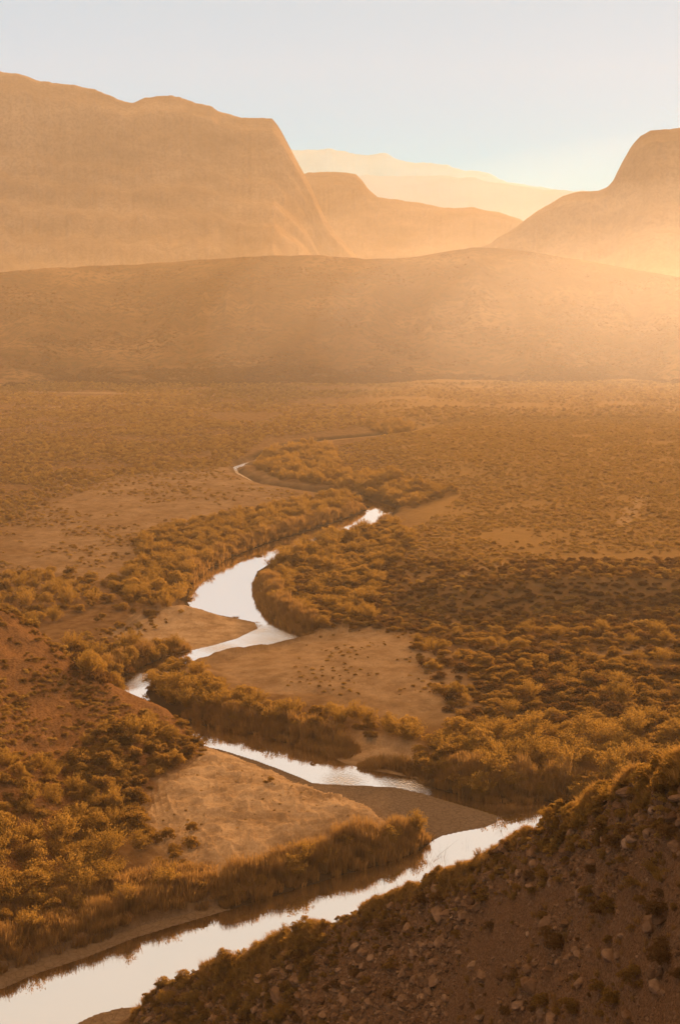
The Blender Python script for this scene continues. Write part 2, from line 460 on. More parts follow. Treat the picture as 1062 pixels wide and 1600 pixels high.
# the river: one level sheet lying in the carved bed
ys = np.exp(np.linspace(math.log(95), math.log(1010), 420)); us = np.linspace(-0.62, 0.42, 260)
wy, wu = np.meshgrid(ys, us, indexing='ij')
wx = (wy * wu).ravel(); wyr = wy.ravel()
rif = np.zeros_like(wx)
for c, r_ in (((430, 1000), 9), ((405, 985), 5), ((535, 1221), 4), ((640, 1226), 5), ((225, 1062), 5), ((450, 990), 7), ((345, 1012), 5), ((380, 729), 14), ((430, 760), 12), ((470, 693), 16)):
    q = flat([c])[0]
    rif = np.maximum(rif, np.exp(-((wx - q[0]) ** 2 + (wyr - q[1]) ** 2) / (r_ * r_)))
river = put('river', np_mesh('river', np.stack([wx, wyr, np.zeros_like(wx)], 1), grid_faces(len(ys), len(us))[:, ::-1], dict(riffle=rif)), water_material(), kind='structure')


# ------------------------------------------------------------------ hills and mesas behind the valley
def mountain(name, S, d_front, d_ridge, m, prof, seed, gully=0.10, cols=420, rows=110, back=0.5, jag=0.0, nscale=1.0, ledge=0.0):
    S = np.asarray(S, float)
    a, te = azel(S)
    o = np.argsort(a); a = a[o]; te = te[o]
    az = np.linspace(a[0], a[-1], cols)
    t = np.interp(az, a, te)
    t = t + jag * fbm(az * 90, az * 0 + seed, 4, seed) + jag * 0.9 * (np.floor(fbm(az * 60, az * 0 + 5, 3, seed + 40) * 5) / 5)
    dr = d_ridge * (1 + 0.05 * fbm(az * 6, az * 0, 3, seed + 3))
    zr = HC + dr * t
    s = np.concatenate([np.linspace(0, 1, rows), 1 + np.linspace(0.02, back, 18)])
    sg, ag = np.meshgrid(s, np.arange(cols), indexing='ij')
    Az = az[ag]; Dr = dr[ag]; Zr = zr[ag]
    d = np.where(sg <= 1, d_front + (Dr - d_front) * sg, Dr + (sg - 1) * Dr * 0.5)
    sw = sg + (0.05 * fbm(Az * 45, Az * 0, 4, seed + 50) + 0.012 * fbm(Az * 140, sg * 6, 3, seed + 51)) * np.clip(4 * sg * (1 - sg), 0, 1) * (ledge > 0)
    p = np.interp(sw, *zip(*prof))
    if ledge:
        q = p * 9 + 0.5 * fbm(Az * 30, Az * 0, 3, seed + 60)
        p = p + ledge * (np.floor(q) + sstep(0.55, 0.95, q - np.floor(q)) - q) / 9 * np.clip(6 * (1 - p), 0, 1)
    rr = np.where(sg > 1, 1 - np.clip((sg - 1) / back, 0, 1) ** 1.5, p)
    d = np.where(sg < 0.5, d + (0.5 - sg) * 2 * d_front * 0.09 * fbm(Az * 14, Az * 0, 4, seed + 80), d)
    X = d * np.sin(Az); Y = d * np.cos(Az)
    g = ridged(Az * 38 * nscale + 0.5 * fbm(X / 300, Y / 300, 2, seed), sg * 1.6, 2, seed + 9) - 0.55
    g = g + 0.9 * (ridged(Az * 17 * nscale + 0.7 * fbm(X / 500, Y / 500, 2, seed + 4), sg * 0.5, 3, seed + 70) - 0.6)
    fade = np.clip(1 - np.abs(sg - 0.55) / 0.43, 0, 1)
    Z = 2.0 + (Zr - 2.0) * np.clip(rr, 0, 1) + gully * Zr * g * fade
    Z[0] = -6; Z[-1] = -6
    me = np_mesh(name, np.stack([X.ravel(), Y.ravel(), Z.ravel()], 1), grid_faces(len(s), cols))
    return put(name, me, m, kind='structure')


m_hill = rock_range_material('hill_slope', (0.06, 0.031, 0.012), (0.10, 0.054, 0.022), (0.19, 0.108, 0.048), 0.012, 0.75)
m_mesa = rock_range_material('mesa_rock', (0.11, 0.07, 0.04), (0.19, 0.125, 0.075), (0.29, 0.20, 0.13), 0.005, 0.3)
m_far = rock_range_material('hazed_distant_rock', (0.40, 0.50, 0.58), (0.47, 0.58, 0.66), (0.52, 0.62, 0.7), 0.003)  # aerial haze put into the rock colour: pale and bluish
CLIFF = [(0, 0), (0.45, 0.30), (0.7, 0.52), (0.80, 0.66), (0.86, 0.9), (0.93, 0.97), (1, 1)]
FAN = [(0, 0), (0.12, 0.05), (0.3, 0.18), (0.55, 0.45), (0.8, 0.78), (0.93, 0.95), (1, 1)]
HILL = mountain('hill', [(-1400, 520), (-600, 455), (-200, 432), (0, 425), (60, 420), (200, 413), (300, 407), (380, 401), (480, 398), (530, 401), (570, 405), (640, 402), (700, 392), (750, 386), (800, 389),
                  (860, 398), (950, 414), (1062, 432), (1200, 440), (1500, 450), (2300, 520)], 1060, 1500, m_hill, FAN, 3, 0.26, 900, 220, 0.5, 0.0006, 0.7)
mountain('mesa', [(-1500, 420), (-900, 260), (-400, 150), (-150, 112), (0, 110), (25, 113), (60, 124), (120, 133), (150, 138), (185, 155), (207, 160), (225, 153), (265, 149), (290, 155),
                  (340, 172), (380, 183), (425, 185), (433, 195), (450, 225), (470, 262), (485, 290), (505, 335), (530, 372), (560, 404), (600, 440)], 2000, 3200, m_mesa, CLIFF, 5, 0.06, 900, 150, 0.5, 0.0012, 1.0, 0.5)
mountain('mesa', [(640, 455), (690, 420), (730, 398), (765, 380), (800, 357), (820, 343), (850, 322), (880, 305), (900, 299), (935, 298), (950, 290), (958, 280), (970, 256), (985, 228), (1000, 210),
                  (1015, 203), (1062, 199), (1078, 206), (1100, 290), (1150, 370), (1240, 410), (1400, 430), (1800, 470)], 1650, 2500, m_mesa, CLIFF, 8, 0.07, 700, 150, 0.5, 0.0010, 1.0, 0.5)
mountain('butte', [(380, 330), (430, 290), (480, 270), (520, 269), (556, 272), (566, 282), (576, 296), (590, 308), (640, 316), (690, 324), (740, 324), (780, 332), (812, 341), (850, 372), (900, 410)],
         3300, 4300, m_mesa, CLIFF, 12, 0.07, 500, 110, 0.5, 0.0008, 1.0, 0.5)
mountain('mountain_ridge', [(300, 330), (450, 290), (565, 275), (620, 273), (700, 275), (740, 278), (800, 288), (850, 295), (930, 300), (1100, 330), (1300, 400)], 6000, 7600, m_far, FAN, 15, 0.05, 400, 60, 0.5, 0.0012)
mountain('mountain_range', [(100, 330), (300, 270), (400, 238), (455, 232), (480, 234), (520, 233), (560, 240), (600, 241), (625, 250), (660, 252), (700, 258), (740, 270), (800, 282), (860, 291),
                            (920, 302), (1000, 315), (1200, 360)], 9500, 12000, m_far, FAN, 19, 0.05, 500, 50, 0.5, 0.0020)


# ------------------------------------------------------------------ plant and stone prototypes (unit size, base at the origin)
def rand_dirs(n):
    v = rng.normal(size=(n, 3)); return v / np.linalg.norm(v, axis=1, keepdims=True)


def leaves(name, pos, size, axis, tone, aspect=0.55, jitter=0.7):
    """one small four-cornered leaf spray per position, roughly along `axis`"""
    n = len(pos)
    a = axis + jitter * rand_dirs(n); a /= np.linalg.norm(a, axis=1, keepdims=True)
    b = np.cross(a, rand_dirs(n)); b /= np.linalg.norm(b, axis=1, keepdims=True) + 1e-9
    s = size[:, None]
    v = np.stack([pos - a * s * 0.5, pos + b * s * aspect * 0.5, pos + a * s * 0.5, pos - b * s * aspect * 0.5], 1).reshape(-1, 3)
    f = np.arange(4 * n).reshape(n, 4)
    return np_mesh(name, v, f, dict(tone=np.repeat(tone, 4)), smooth=False)


def shrub_mesh(name, n=900, lumps=16, flat_=0.75, leaf=0.066, up=0.5, sparse=0.0):
    """a dome of leaf clumps, width about 1, open between the clumps"""
    ctr = []
    while len(ctr) < lumps:
        p = rng.uniform(-1, 1, 3)
        if p[2] > -0.15 and np.linalg.norm(p) < 1:
            ctr.append(p * np.array([0.36, 0.36, flat_ * 0.42]) + np.array([0, 0, flat_ * 0.30]))
    ctr = np.array(ctr); rad = rng.uniform(0.11, 0.20, lumps)
    k = rng.integers(0, lumps, n)
    d = rand_dirs(n); d[:, 2] = np.abs(d[:, 2]) * 0.9 - 0.2
    r = rad[k] * rng.uniform(0.55, 1.05 + sparse, n)
    pos = ctr[k] + d * r[:, None] * np.array([1, 1, 0.85])
    pos[:, 2] = np.maximum(pos[:, 2], 0.015)
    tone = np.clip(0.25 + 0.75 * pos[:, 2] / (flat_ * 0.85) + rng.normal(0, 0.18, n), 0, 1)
    ax = d * 0.6 + np.array([0, 0, up])
    return leaves(name, pos, leaf * rng.uniform(0.6, 1.4, n), ax, tone)


def feathery_mesh(name, n=1300, stems=34, h=1.0, leaf=0.05):
    """tamarisk / willow: sprays fanning upward and outward from the base"""
    P, A, T = [], [], []
    for i in range(stems):
        an = rng.uniform(0, 2 * math.pi); sp = rng.uniform(0.05, 0.5) ** 0.8
        top = np.array([math.cos(an) * sp, math.sin(an) * sp, h * rng.uniform(0.55, 1.0) * (1 - 0.5 * sp)])
        m = n // stems
        t = rng.uniform(0.15, 1, m) ** 0.7
        mid = np.array([top[0] * 0.4, top[1] * 0.4, top[2] * 0.65])
        p = ((1 - t) ** 2)[:, None] * np.array([top[0] * .25, top[1] * .25, 0.0]) + (2 * t * (1 - t))[:, None] * mid + (t ** 2)[:, None] * top
        p += rng.normal(0, 0.028, (m, 3)) * (0.6 + t[:, None])
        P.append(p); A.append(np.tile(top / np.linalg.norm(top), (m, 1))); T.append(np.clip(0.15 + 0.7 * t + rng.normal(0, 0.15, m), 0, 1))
    P = np.concatenate(P); P[:, 2] = np.maximum(P[:, 2], 0.01)
    return leaves(name, P, leaf * rng.uniform(0.6, 1.5, len(P)), np.concatenate(A), np.concatenate(T), 0.42, 0.55)


def blades_mesh(name, n, spread, h, width, lean=0.22, plume=False):
    """upright blades (reeds, grass): two quads each"""
    v, f, tone = [], [], []
    for i in range(n):
        an = rng.uniform(0, 2 * math.pi); r = spread * math.sqrt(rng.uniform())
        b = np.array([math.cos(an) * r, math.sin(an) * r, 0])
        hh = h * rng.uniform(0.55, 1.0)
        l = np.array([rng.normal(0, lean), rng.normal(0, lean), 0]) + b / max(spread, 1e-6) * lean * 0.6
        wd = rng.uniform(0, math.pi); wv = np.array([math.cos(wd), math.sin(wd), 0]) * width * rng.uniform(0.7, 1.3)
        m = b + l * hh * 0.35 + np.array([0, 0, hh * 0.6]); t = b + l * hh + np.array([0, 0, hh])
        k = len(v)
        tw = 0.8 if plume else 0.12
        v += [b - wv * .5, b + wv * .5, m + wv * .5, m - wv * .5, t + wv * .5 * tw, t - wv * .5 * tw]
        f += [(k, k + 1, k + 2, k + 3), (k + 3, k + 2, k + 4, k + 5)]
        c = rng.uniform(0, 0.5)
        tone += [c * .4, c * .4, c + .2, c + .2, c + .5, c + .5]  # paler tips: sunlit tops put into the blade colour
    return np_mesh(name, np.array(v), np.array(f), dict(tone=np.array(tone)), smooth=False)


def boulder_mesh(name, sub=3):
    import bmesh
    bm = bmesh.new(); bmesh.ops.create_icosphere(bm, subdivisions=sub, radius=0.5)
    pl = [(Vector(d), rng.uniform(0.27, 0.44)) for d in rand_dirs(13)]
    off = rng.uniform(0, 50, 3); sc = rng.uniform(0.75, 1.25, 3); sc[2] *= 0.62
    from mathutils import noise as mn
    for v in bm.verts:
        p = v.co.copy()
        for d, q in pl:
            e = p.dot(d) - q
            if e > 0:
                p -= d * e * 0.92
        p += v.co.normalized() * 0.05 * mn.fractal(Vector(off) + p * 3.5, 1.0, 2.0, 3)
        v.co = Vector((p.x * sc[0], p.y * sc[1], p.z * sc[2] + 0.2))
    for fc in bm.faces:
        fc.smooth = False
    me = bpy.data.meshes.new(name); bm.to_mesh(me); bm.free()
    return me


def stalks_mesh(name, n, h, spread, width=0.02, twig=False):
    """thin bare wands rising from one root (ocotillo, dead twigs): three-sided tapering stems"""
    v, f = [], []
    for i in range(n):
        an = 2 * math.pi * i / n + rng.uniform(-.4, .4); hh = h * rng.uniform(.6, 1); sp = spread * rng.uniform(.3, 1)
        pts = []
        for t in np.linspace(0, 1, 7):
            pts.append(np.array([math.cos(an) * sp * t ** 1.4, math.sin(an) * sp * t ** 1.4, hh * t]) + rng.normal(0, .012 if not twig else .03, 3) * (t > 0))
        paths = [(pts, width)]
        if twig:
            for q in range(3):
                k = rng.integers(2, 6); o = pts[k]; dv = rng.normal(0, .12, 3); dv[2] = abs(dv[2]) + .1
                paths.append(([o, o + dv * .5, o + dv], width * .6))
        for pp, wd in paths:
            k0 = len(v); m = len(pp)
            for j, p in enumerate(pp):
                w_ = wd * (1 - .75 * j / (m - 1))
                for q in range(3):
                    v.append(p + np.array([math.cos(q * 2.09), math.sin(q * 2.09), 0]) * w_)
            for j in range(m - 1):
                for q in range(3):
                    f.append((k0 + j * 3 + q, k0 + j * 3 + (q + 1) % 3, k0 + j * 3 + 3 + (q + 1) % 3, k0 + j * 3 + 3 + q))
    return np_mesh(name, np.array(v), np.array(f), smooth=True)


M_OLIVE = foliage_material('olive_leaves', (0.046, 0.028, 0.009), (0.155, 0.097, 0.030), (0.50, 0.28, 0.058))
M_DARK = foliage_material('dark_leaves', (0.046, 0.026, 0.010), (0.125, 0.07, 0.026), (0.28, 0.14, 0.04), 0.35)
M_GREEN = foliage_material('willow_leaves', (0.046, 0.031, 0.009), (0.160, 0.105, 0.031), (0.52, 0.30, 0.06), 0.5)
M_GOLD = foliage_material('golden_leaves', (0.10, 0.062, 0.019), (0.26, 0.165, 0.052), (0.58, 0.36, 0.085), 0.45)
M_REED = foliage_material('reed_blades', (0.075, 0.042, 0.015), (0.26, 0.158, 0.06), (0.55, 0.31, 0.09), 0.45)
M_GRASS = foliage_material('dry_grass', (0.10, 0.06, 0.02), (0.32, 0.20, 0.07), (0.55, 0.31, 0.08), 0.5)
M_STONE = stone_material()
m_, nt_, out_ = mat('bare_stems')
b_ = nd(nt_, 'ShaderNodeBsdfDiffuse'); b_.inputs['Color'].default_value = (0.07, 0.045, 0.025, 1)
nt_.links.new(b_.outputs[0], out_.inputs['Surface']); M_STEM = m_

PROTO = {
    'shrub': [shrub_mesh('shrub', 1700, 17, 0.8), shrub_mesh('shrub', 1700, 22, 0.66), shrub_mesh('shrub', 1600, 13, 0.9), shrub_mesh('shrub', 1500, 20, 0.6, 0.07, 0.3, 0.25)],
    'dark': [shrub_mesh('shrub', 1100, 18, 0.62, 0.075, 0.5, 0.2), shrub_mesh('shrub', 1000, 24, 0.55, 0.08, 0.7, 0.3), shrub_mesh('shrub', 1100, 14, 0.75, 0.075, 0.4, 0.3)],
    'willow': [feathery_mesh('bush', 3000, 60), feathery_mesh('bush', 2800, 44, 1.1), shrub_mesh('bush', 2600, 30, 0.9, 0.048, 0.9, 0.15), shrub_mesh('bush', 2600, 24, 1.0, 0.048, 1.0, 0.2)],
    'gold': [shrub_mesh('shrub', 700, 12, 0.7, 0.085), shrub_mesh('shrub', 700, 16, 0.6, 0.085), shrub_mesh('shrub', 700, 10, 0.8, 0.09)],
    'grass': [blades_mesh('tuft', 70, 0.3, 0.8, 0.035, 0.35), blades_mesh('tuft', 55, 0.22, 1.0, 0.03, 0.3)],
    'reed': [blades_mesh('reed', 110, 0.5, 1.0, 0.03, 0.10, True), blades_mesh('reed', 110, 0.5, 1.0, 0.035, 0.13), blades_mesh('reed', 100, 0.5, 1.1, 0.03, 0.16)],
    'rock': [boulder_mesh('rock') for _ in range(9)],
    'pebble': [boulder_mesh('rubble', 2) for _ in range(6)],
}
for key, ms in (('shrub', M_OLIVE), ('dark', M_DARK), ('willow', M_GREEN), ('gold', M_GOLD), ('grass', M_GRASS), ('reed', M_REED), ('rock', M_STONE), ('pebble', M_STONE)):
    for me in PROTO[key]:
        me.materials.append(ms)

PLANTS = []   # x, y, z, width, height factor, kind, region


def scatter(region, poly, kind_w, size, gap, density=1.0, hfac=(0.85, 1.15), poly_world=None, clump=None, flatten=None, dry=1.0):
    """plants at random inside a surveyed outline, no two closer than gap * (their mean width)"""
    P = poly_world if poly_world is not None else flat(poly, flatten) if flatten is not None else strike(poly)[:, :2]
    lo, hi = P.min(0), P.max(0)
    area = (hi[0] - lo[0]) * (hi[1] - lo[1])
    mean = (size[0] + size[1]) / 2
    n = int(min(60000, area / (gap * mean) ** 2 * 2.2 * density))
    x = rng.uniform(lo[0], hi[0], n); y = rng.uniform(lo[1], hi[1], n)
    keep = poly_sd(x, y, P, 1.0) < 0
    x, y = x[keep], y[keep]
    if clump:
        q = fbm(x / clump[0], y / clump[0], 3, clump[2] if len(clump) > 2 else 61) > clump[1] + rng.normal(0, .12, len(x)); x, y = x[q], y[q]
    if not len(x):
        return
    z, snd, wt, *_ = terrain(x, y, True)
    ok = (z > 0.12) & (wt < 0.5) & (rng.uniform(size=len(x)) > snd * dry)
    x, y, z = x[ok], y[ok], z[ok]
    s = size[0] + (size[1] - size[0]) * rng.uniform(size=len(x)) ** 1.8
    cell = {}
    g = gap * mean
    for i in np.argsort(-s):
        c0 = (int(x[i] // g), int(y[i] // g))
        bad = False
        for dx in (-1, 0, 1):
            for dy in (-1, 0, 1):
                for (qx, qy, qs) in cell.get((c0[0] + dx, c0[1] + dy), ()):
                    if (qx - x[i]) ** 2 + (qy - y[i]) ** 2 < (gap * (qs + s[i]) / 2) ** 2:
                        bad = True
        if bad:
            continue
        cell.setdefault(c0, []).append((x[i], y[i], s[i]))
        kd = rng.choice(list(kind_w), p=np.array(list(kind_w.values())) / sum(kind_w.values()))
        PLANTS.append((x[i], y[i], z[i], s[i], rng.uniform(*hfac), kd, region))


def single(region, px, py, width_px, kd, hf=1.0):
    p = strike([(px, py)])[0]
    d = math.hypot(math.hypot(p[0], p[1]), HC - p[2])
    PLANTS.append((p[0], p[1], p[2] - 0.05, width_px * d / FPX, hf, kd, region))


DRYK = {'gold': .7, 'shrub': .3}
# region, outline in the photograph, kinds, widths in metres, spacing
single('terrace lip', 1038, 1240, 62, 'shrub', 1.0); single('terrace lip', 1010, 1225, 44, 'shrub', 1.0); single('terrace lip', 1058, 1215, 50, 'shrub', 0.9)
for q in ((272, 1336, 30), (298, 1330, 36), (276, 1345, 30), (240, 1320, 34), (262, 1312, 30), (215, 1330, 40), (287, 1350, 18), (262, 1392, 44), (240, 1396, 30), (300, 1302, 26), (230, 1304, 30), (420, 1228, 22), (250, 1352, 26)):
    single('sand edge', *q, 'shrub' if q[2] < 40 else 'willow', 0.95)
scatter('sand edge', [(290, 1190), (400, 1205), (500, 1250), (580, 1290), (470, 1318), (370, 1360), (290, 1385), (250, 1300)], {'gold': .8, 'shrub': .2}, (0.25, 0.7), 3.0, dry=0.5, clump=(8, 0.1), hfac=(.5, .8))
scatter('left thicket', [(-60, 1310), (60, 1300), (150, 1298), (200, 1330), (195, 1385), (130, 1410), (40, 1425), (-60, 1440)], {'willow': 1}, (2.6, 5.6), 0.5, hfac=(.7, 1.0))
scatter('left knoll', [(-80, 960), (0, 972), (60, 1002), (110, 1052), (150, 1074), (200, 1096), (262, 1124), (200, 1160), (120, 1170), (60, 1200), (-80, 1200)], {'shrub': .7, 'gold': .3}, (0.4, 2.2), 0.62, clump=(9, -0.15), hfac=(.6, 1.0))
scatter('left knoll', [(-80, 1180), (60, 1190), (120, 1165), (200, 1150), (262, 1128), (296, 1165), (300, 1190), (240, 1225), (225, 1300), (100, 1310), (-80, 1320)], {'shrub': .8, 'willow': .2}, (0.8, 3.6), 0.58, clump=(14, -0.3), hfac=(.7, 1.0))
scatter('knoll foot', [(130, 1160), (230, 1130), (305, 1180), (235, 1230), (228, 1290), (120, 1290), (110, 1220)], {'shrub': .6, 'willow': .4}, (2.4, 4.8), 0.6)
scatter('lower bank', [(360, 1402), (450, 1360), (540, 1322), (620, 1304), (664, 1302), (655, 1322), (560, 1350), (450, 1384), (370, 1412)], {'willow': .6, 'shrub': .4}, (2.0, 4.2), 0.6, dry=0.2)
scatter('lower bank', [(-60, 1450), (60, 1432), (200, 1410), (330, 1388), (330, 1402), (200, 1436), (60, 1470), (-60, 1500)], {'willow': .5, 'shrub': .5}, (1.6, 3.6), 0.9, dry=0.2)
scatter('bend mound', [(232, 1066), (262, 1046), (318, 1056), (352, 1078), (420, 1105), (470, 1118), (470, 1148), (400, 1140), (320, 1122), (262, 1104), (238, 1092)], {'willow': .8, 'shrub': .2}, (2.4, 5.0), 0.5, hfac=(.7, .95))
scatter('bend mound', [(470, 1118), (560, 1128), (640, 1142), (650, 1165), (560, 1156), (480, 1150)], {'willow': .5, 'shrub': .5}, (2.2, 4.6), 0.62)
scatter('dark bank', [(105, 1020), (170, 1014), (235, 1018), (300, 1018), (262, 1030), (205, 1054), (165, 1076), (130, 1070), (110, 1050)], {'dark': .4, 'willow': .6}, (3.0, 5.0), 0.5, dry=0.2)
scatter('right thicket', [(640, 1150), (760, 1140), (900, 1146), (1062, 1126), (1150, 1120), (1150, 1230), (950, 1245), (850, 1246), (760, 1228), (665, 1198)], {'willow': .75, 'shrub': .25}, (2.6, 6.0), 0.5, flatten=2.5, hfac=(.65, .95))
scatter('floodplain scrub', [(640, 1000), (700, 990), (1062, 988), (1160, 990), (1160, 1126), (1062, 1130), (760, 1140), (700, 1110), (660, 1050)], {'shrub': .6, 'dark': .28, 'willow': .12}, (1.6, 5.0), 0.55, clump=(14, -0.35), flatten=2.5, hfac=(.6, .95))
scatter('floodplain scrub', [(560, 985), (660, 1000), (690, 1060), (725, 1115), (640, 1118), (520, 1088), (420, 1082), (480, 1000)], {'shrub': .5, 'gold': .5}, (0.3, 1.4), 1.6, dry=0.4, clump=(7, 0.2), hfac=(.6, .9))
scatter('terrace face', [(560, 900), (640, 880), (760, 878), (1062, 876), (1160, 876), (1160, 986), (1062, 986), (760, 988), (640, 992), (560, 985)], {'dark': .4, 'shrub': .4, 'gold': .2}, (0.9, 3.4), 0.62, clump=(10, -0.5), hfac=(.6, .95))
scatter('bend thicket', [(404, 905), (440, 876), (500, 852), (560, 838), (612, 818), (650, 850), (600, 900), (575, 985), (490, 988), (440, 962), (412, 935)], {'willow': .45, 'shrub': .45, 'dark': .1}, (2.0, 4.8), 0.5, hfac=(.65, .95))
scatter('bend thicket', [(434, 878), (470, 862), (535, 840), (568, 828), (578, 836), (530, 854), (470, 882), (445, 892)], {'willow': .7, 'shrub': .3}, (3.4, 5.2), 0.5, hfac=(1.0, 1.3))
scatter('left bank thicket', [(210, 842), (330, 812), (400, 798), (480, 784), (575, 770), (580, 784), (520, 806), (430, 834), (360, 860), (318, 882), (294, 908), (284, 944), (215, 940), (165, 920), (215, 880)], {'willow': .55, 'shrub': .45}, (2.4, 5.4), 0.5, hfac=(.7, 1.0))
scatter('plain bush band', [(-60, 905), (60, 895), (150, 905), (250, 932), (280, 956), (180, 985), (60, 975), (-60, 968)], {'shrub': .6, 'willow': .4}, (2.2, 5.0), 0.75, clump=(18, -0.25))
scatter('upstream thicket', [(415, 712), (470, 698), (520, 706), (530, 740), (640, 752), (712, 772), (640, 796), (590, 780), (500, 764), (440, 752), (400, 735)], {'willow': .5, 'shrub': .5}, (3.0, 6.0), 0.55)
scatter('upstream thicket', [(570, 668), (610, 664), (645, 668), (640, 676), (590, 680)], {'willow': .6, 'shrub': .4}, (3.5, 6.0), 0.5)
scatter('west plain', [(-120, 640), (300, 650), (420, 680), (345, 735), (400, 760), (470, 770), (430, 806), (330, 818), (215, 848), (165, 920), (-120, 905)], {'gold': .6, 'shrub': .4}, (0.5, 2.6), 1.1, clump=(16, -0.05), dry=0.7, hfac=(.6, .9))
scatter('west plain', [(-120, 640), (300, 650), (420, 680), (345, 735), (180, 745), (60, 800), (-120, 870)], DRYK, (1.4, 3.4), 0.8, clump=(35, -0.1), dry=0.8)
scatter('west plain', [(-60, 968), (150, 985), (300, 958), (260, 975), (180, 1004), (110, 1030), (60, 985), (-60, 950)], DRYK, (1.0, 3.0), 1.0, dry=0.7)
scatter('east plain', [(640, 830), (720, 775), (640, 752), (530, 738), (520, 700), (645, 676), (700, 655), (1180, 650), (1180, 890), (640, 890), (612, 860)], {'gold': .85, 'shrub': .15}, (0.7, 2.8), 0.66, clump=(30, -0.4), hfac=(.55, .9))
scatter('far plain', [(-150, 598), (400, 600), (700, 600), (1200, 594), (1200, 656), (700, 660), (560, 668), (420, 684), (300, 655), (-150, 645)], DRYK, (1.6, 4.2), 0.9, clump=(60, -0.2))
SPUR_POLY = strike([(210, 1598), (250, 1566), (330, 1526), (460, 1475), (600, 1424), (720, 1366), (830, 1308), (940, 1256), (1040, 1208), (1120, 1180)])[:, :2]
near_side = np.array([(d_ * math.sin(R(q)), d_ * math.cos(R(q))) for q, d_ in ((30, 58), (30, 30), (18, 36), (9, 52), (4, 70), (0, 82), (-5, 102), (-10, 112), (-14, 122))])
SPUR_POLY = np.concatenate([SPUR_POLY, near_side])
scatter('spur', None, {'dark': .55, 'shrub': .45}, (0.35, 2.1), 0.8, poly_world=SPUR_POLY, clump=(6, -0.1, 71), hfac=(.5, .9))
# lit shrubs along the skyline of the rocky spur
a_, t_ = azel(SPUR[:, :2]); oo = np.argsort(a_)
for i in range(1000):
    az = rng.uniform(R(-9.5), R(15.5)); back = abs(rng.normal(0, 3.0 if az > R(-2) else 6.5)) - .5
    d = np.interp(az, a_[oo], SPUR[oo, 2]) - back
    x, y = d * math.sin(az), d * math.cos(az)
    w_ = (rng.uniform(0.3, 1.0) if az < R(9.5) else rng.uniform(0.4, 1.5)) if az > R(-1) else rng.uniform(0.5, 2.0)
    PLANTS.append((x, y, hz(x, y) - 0.04, w_, rng.uniform(.7, 1.1), str(rng.choice(['shrub', 'willow', 'gold'], p=[.5, .2, .3])), 'spur crest'))

# scrub along the skyline of the left hillside
ak_, tk_ = azel(KNOLL[:, :2]); ok_ = np.argsort(ak_)
for i in range(150):
    az = rng.uniform(R(-16.5), R(-6.3)); d = np.interp(az, ak_[ok_], KNOLL[ok_, 2]) + rng.normal(0, 3.5)
    x, y = d * math.sin(az), d * math.cos(az)
    if hz(x, y) > 1.2 and not (R(-11.2) < az < R(-7.7)):
        PLANTS.append((x, y, hz(x, y) - 0.05, rng.uniform(0.6, 2.2) if az < R(-10) else rng.uniform(1.0, 3.0), rng.uniform(.6, .95), 'shrub', 'left knoll'))

# the big ones one by one, the rest as one mass of scrub
PL = np.array([(p[0], p[1], p[2], p[3]) for p in PLANTS])
dy = PL[:, 1] * cP - (PL[:, 2] - HC) * sP
sx = CX + FPX * PL[:, 0] / dy; sy = CY - FPX * (PL[:, 1] * sP + (PL[:, 2] + PL[:, 3] * .35 - HC) * cP) / dy
appar = PL[:, 3] / dy * FPX
inside = (sx > 4) & (sx < 1058) & (sy > 600) & (sy < 1596)


def visible(P):
    """points with an open line of sight from the viewpoint"""
    out = np.ones(len(P), bool)
    for i in range(0, len(P), 2000):
        Q = P[i:i + 2000]
        t = np.linspace(0.12, 0.985, 110)[None, :]
        X = Q[:, 0:1] * t; Y = Q[:, 1:2] * t; Z = HC + (Q[:, 2:3] - HC) * t
        X, Y, Z = X.ravel(), Y.ravel(), Z.ravel()
        d = np.hypot(X, Y); az = np.arctan2(X, Y)
        k1, q1 = hill(az, d, KNOLL, 0.2, 0.52, 6); k2, q2 = hill(az, d, SPUR, 0.58, 0.85, 2.0)
        out[i:i + 2000] = ~((np.maximum(k1, k2) > Z).reshape(len(Q), -1).any(1))
    return out


order = [i for i in np.argsort(-appar) if inside[i]][:900]
vis = visible(PL[order][:, :3] + np.array([0, 0, 1.0]) * PL[order][:, 3:4] * 0.6)
chosen = [i for i, v in zip(order, vis) if v][:290]
chosen_set = set(chosen)

TINT = {'shrub': 'olive', 'gold': 'golden', 'dark': 'dark', 'willow': 'feathery golden'}
SHAPE = lambda hf, s: 'low' if hf < .93 else ('tall' if hf > 1.07 else 'rounded')
WHERE = {'terrace lip': 'on top of the rocky slope', 'sand edge': 'standing on the rippled sand', 'left thicket': 'in the thicket below the left hillside',
         'lower bank': 'among the reeds of the lowest reach', 'left knoll': 'on the left hillside', 'knoll foot': 'at the foot of the left hillside', 'bend mound': 'on the mound inside the river bend',
         'dark bank': 'on the shaded bank behind the left hillside', 'right thicket': 'between the river and the rocky slope', 'floodplain scrub': 'on the shaded flat east of the river',
         'terrace face': 'on the shaded terrace face', 'bend thicket': 'on the east bank of the wide pool', 'left bank thicket': 'on the west bank of the wide pool',
         'plain bush band': 'in the bush band west of the spit', 'upstream thicket': 'beside the farthest glints of water', 'west plain': 'on the dry plain west of the river', 'east plain': 'on the golden plain east of the river',
         'far plain': 'on the plain below the long hill', 'spur': 'among stones of the rocky slope', 'spur crest': 'along the rocky slope skyline'}
CAT = {'shrub': 'shrub', 'gold': 'shrub', 'dark': 'shrub', 'willow': 'bush'}
by_region = {}
for i in chosen:
    by_region.setdefault(PLANTS[i][6], []).append(i)
extremes = {}
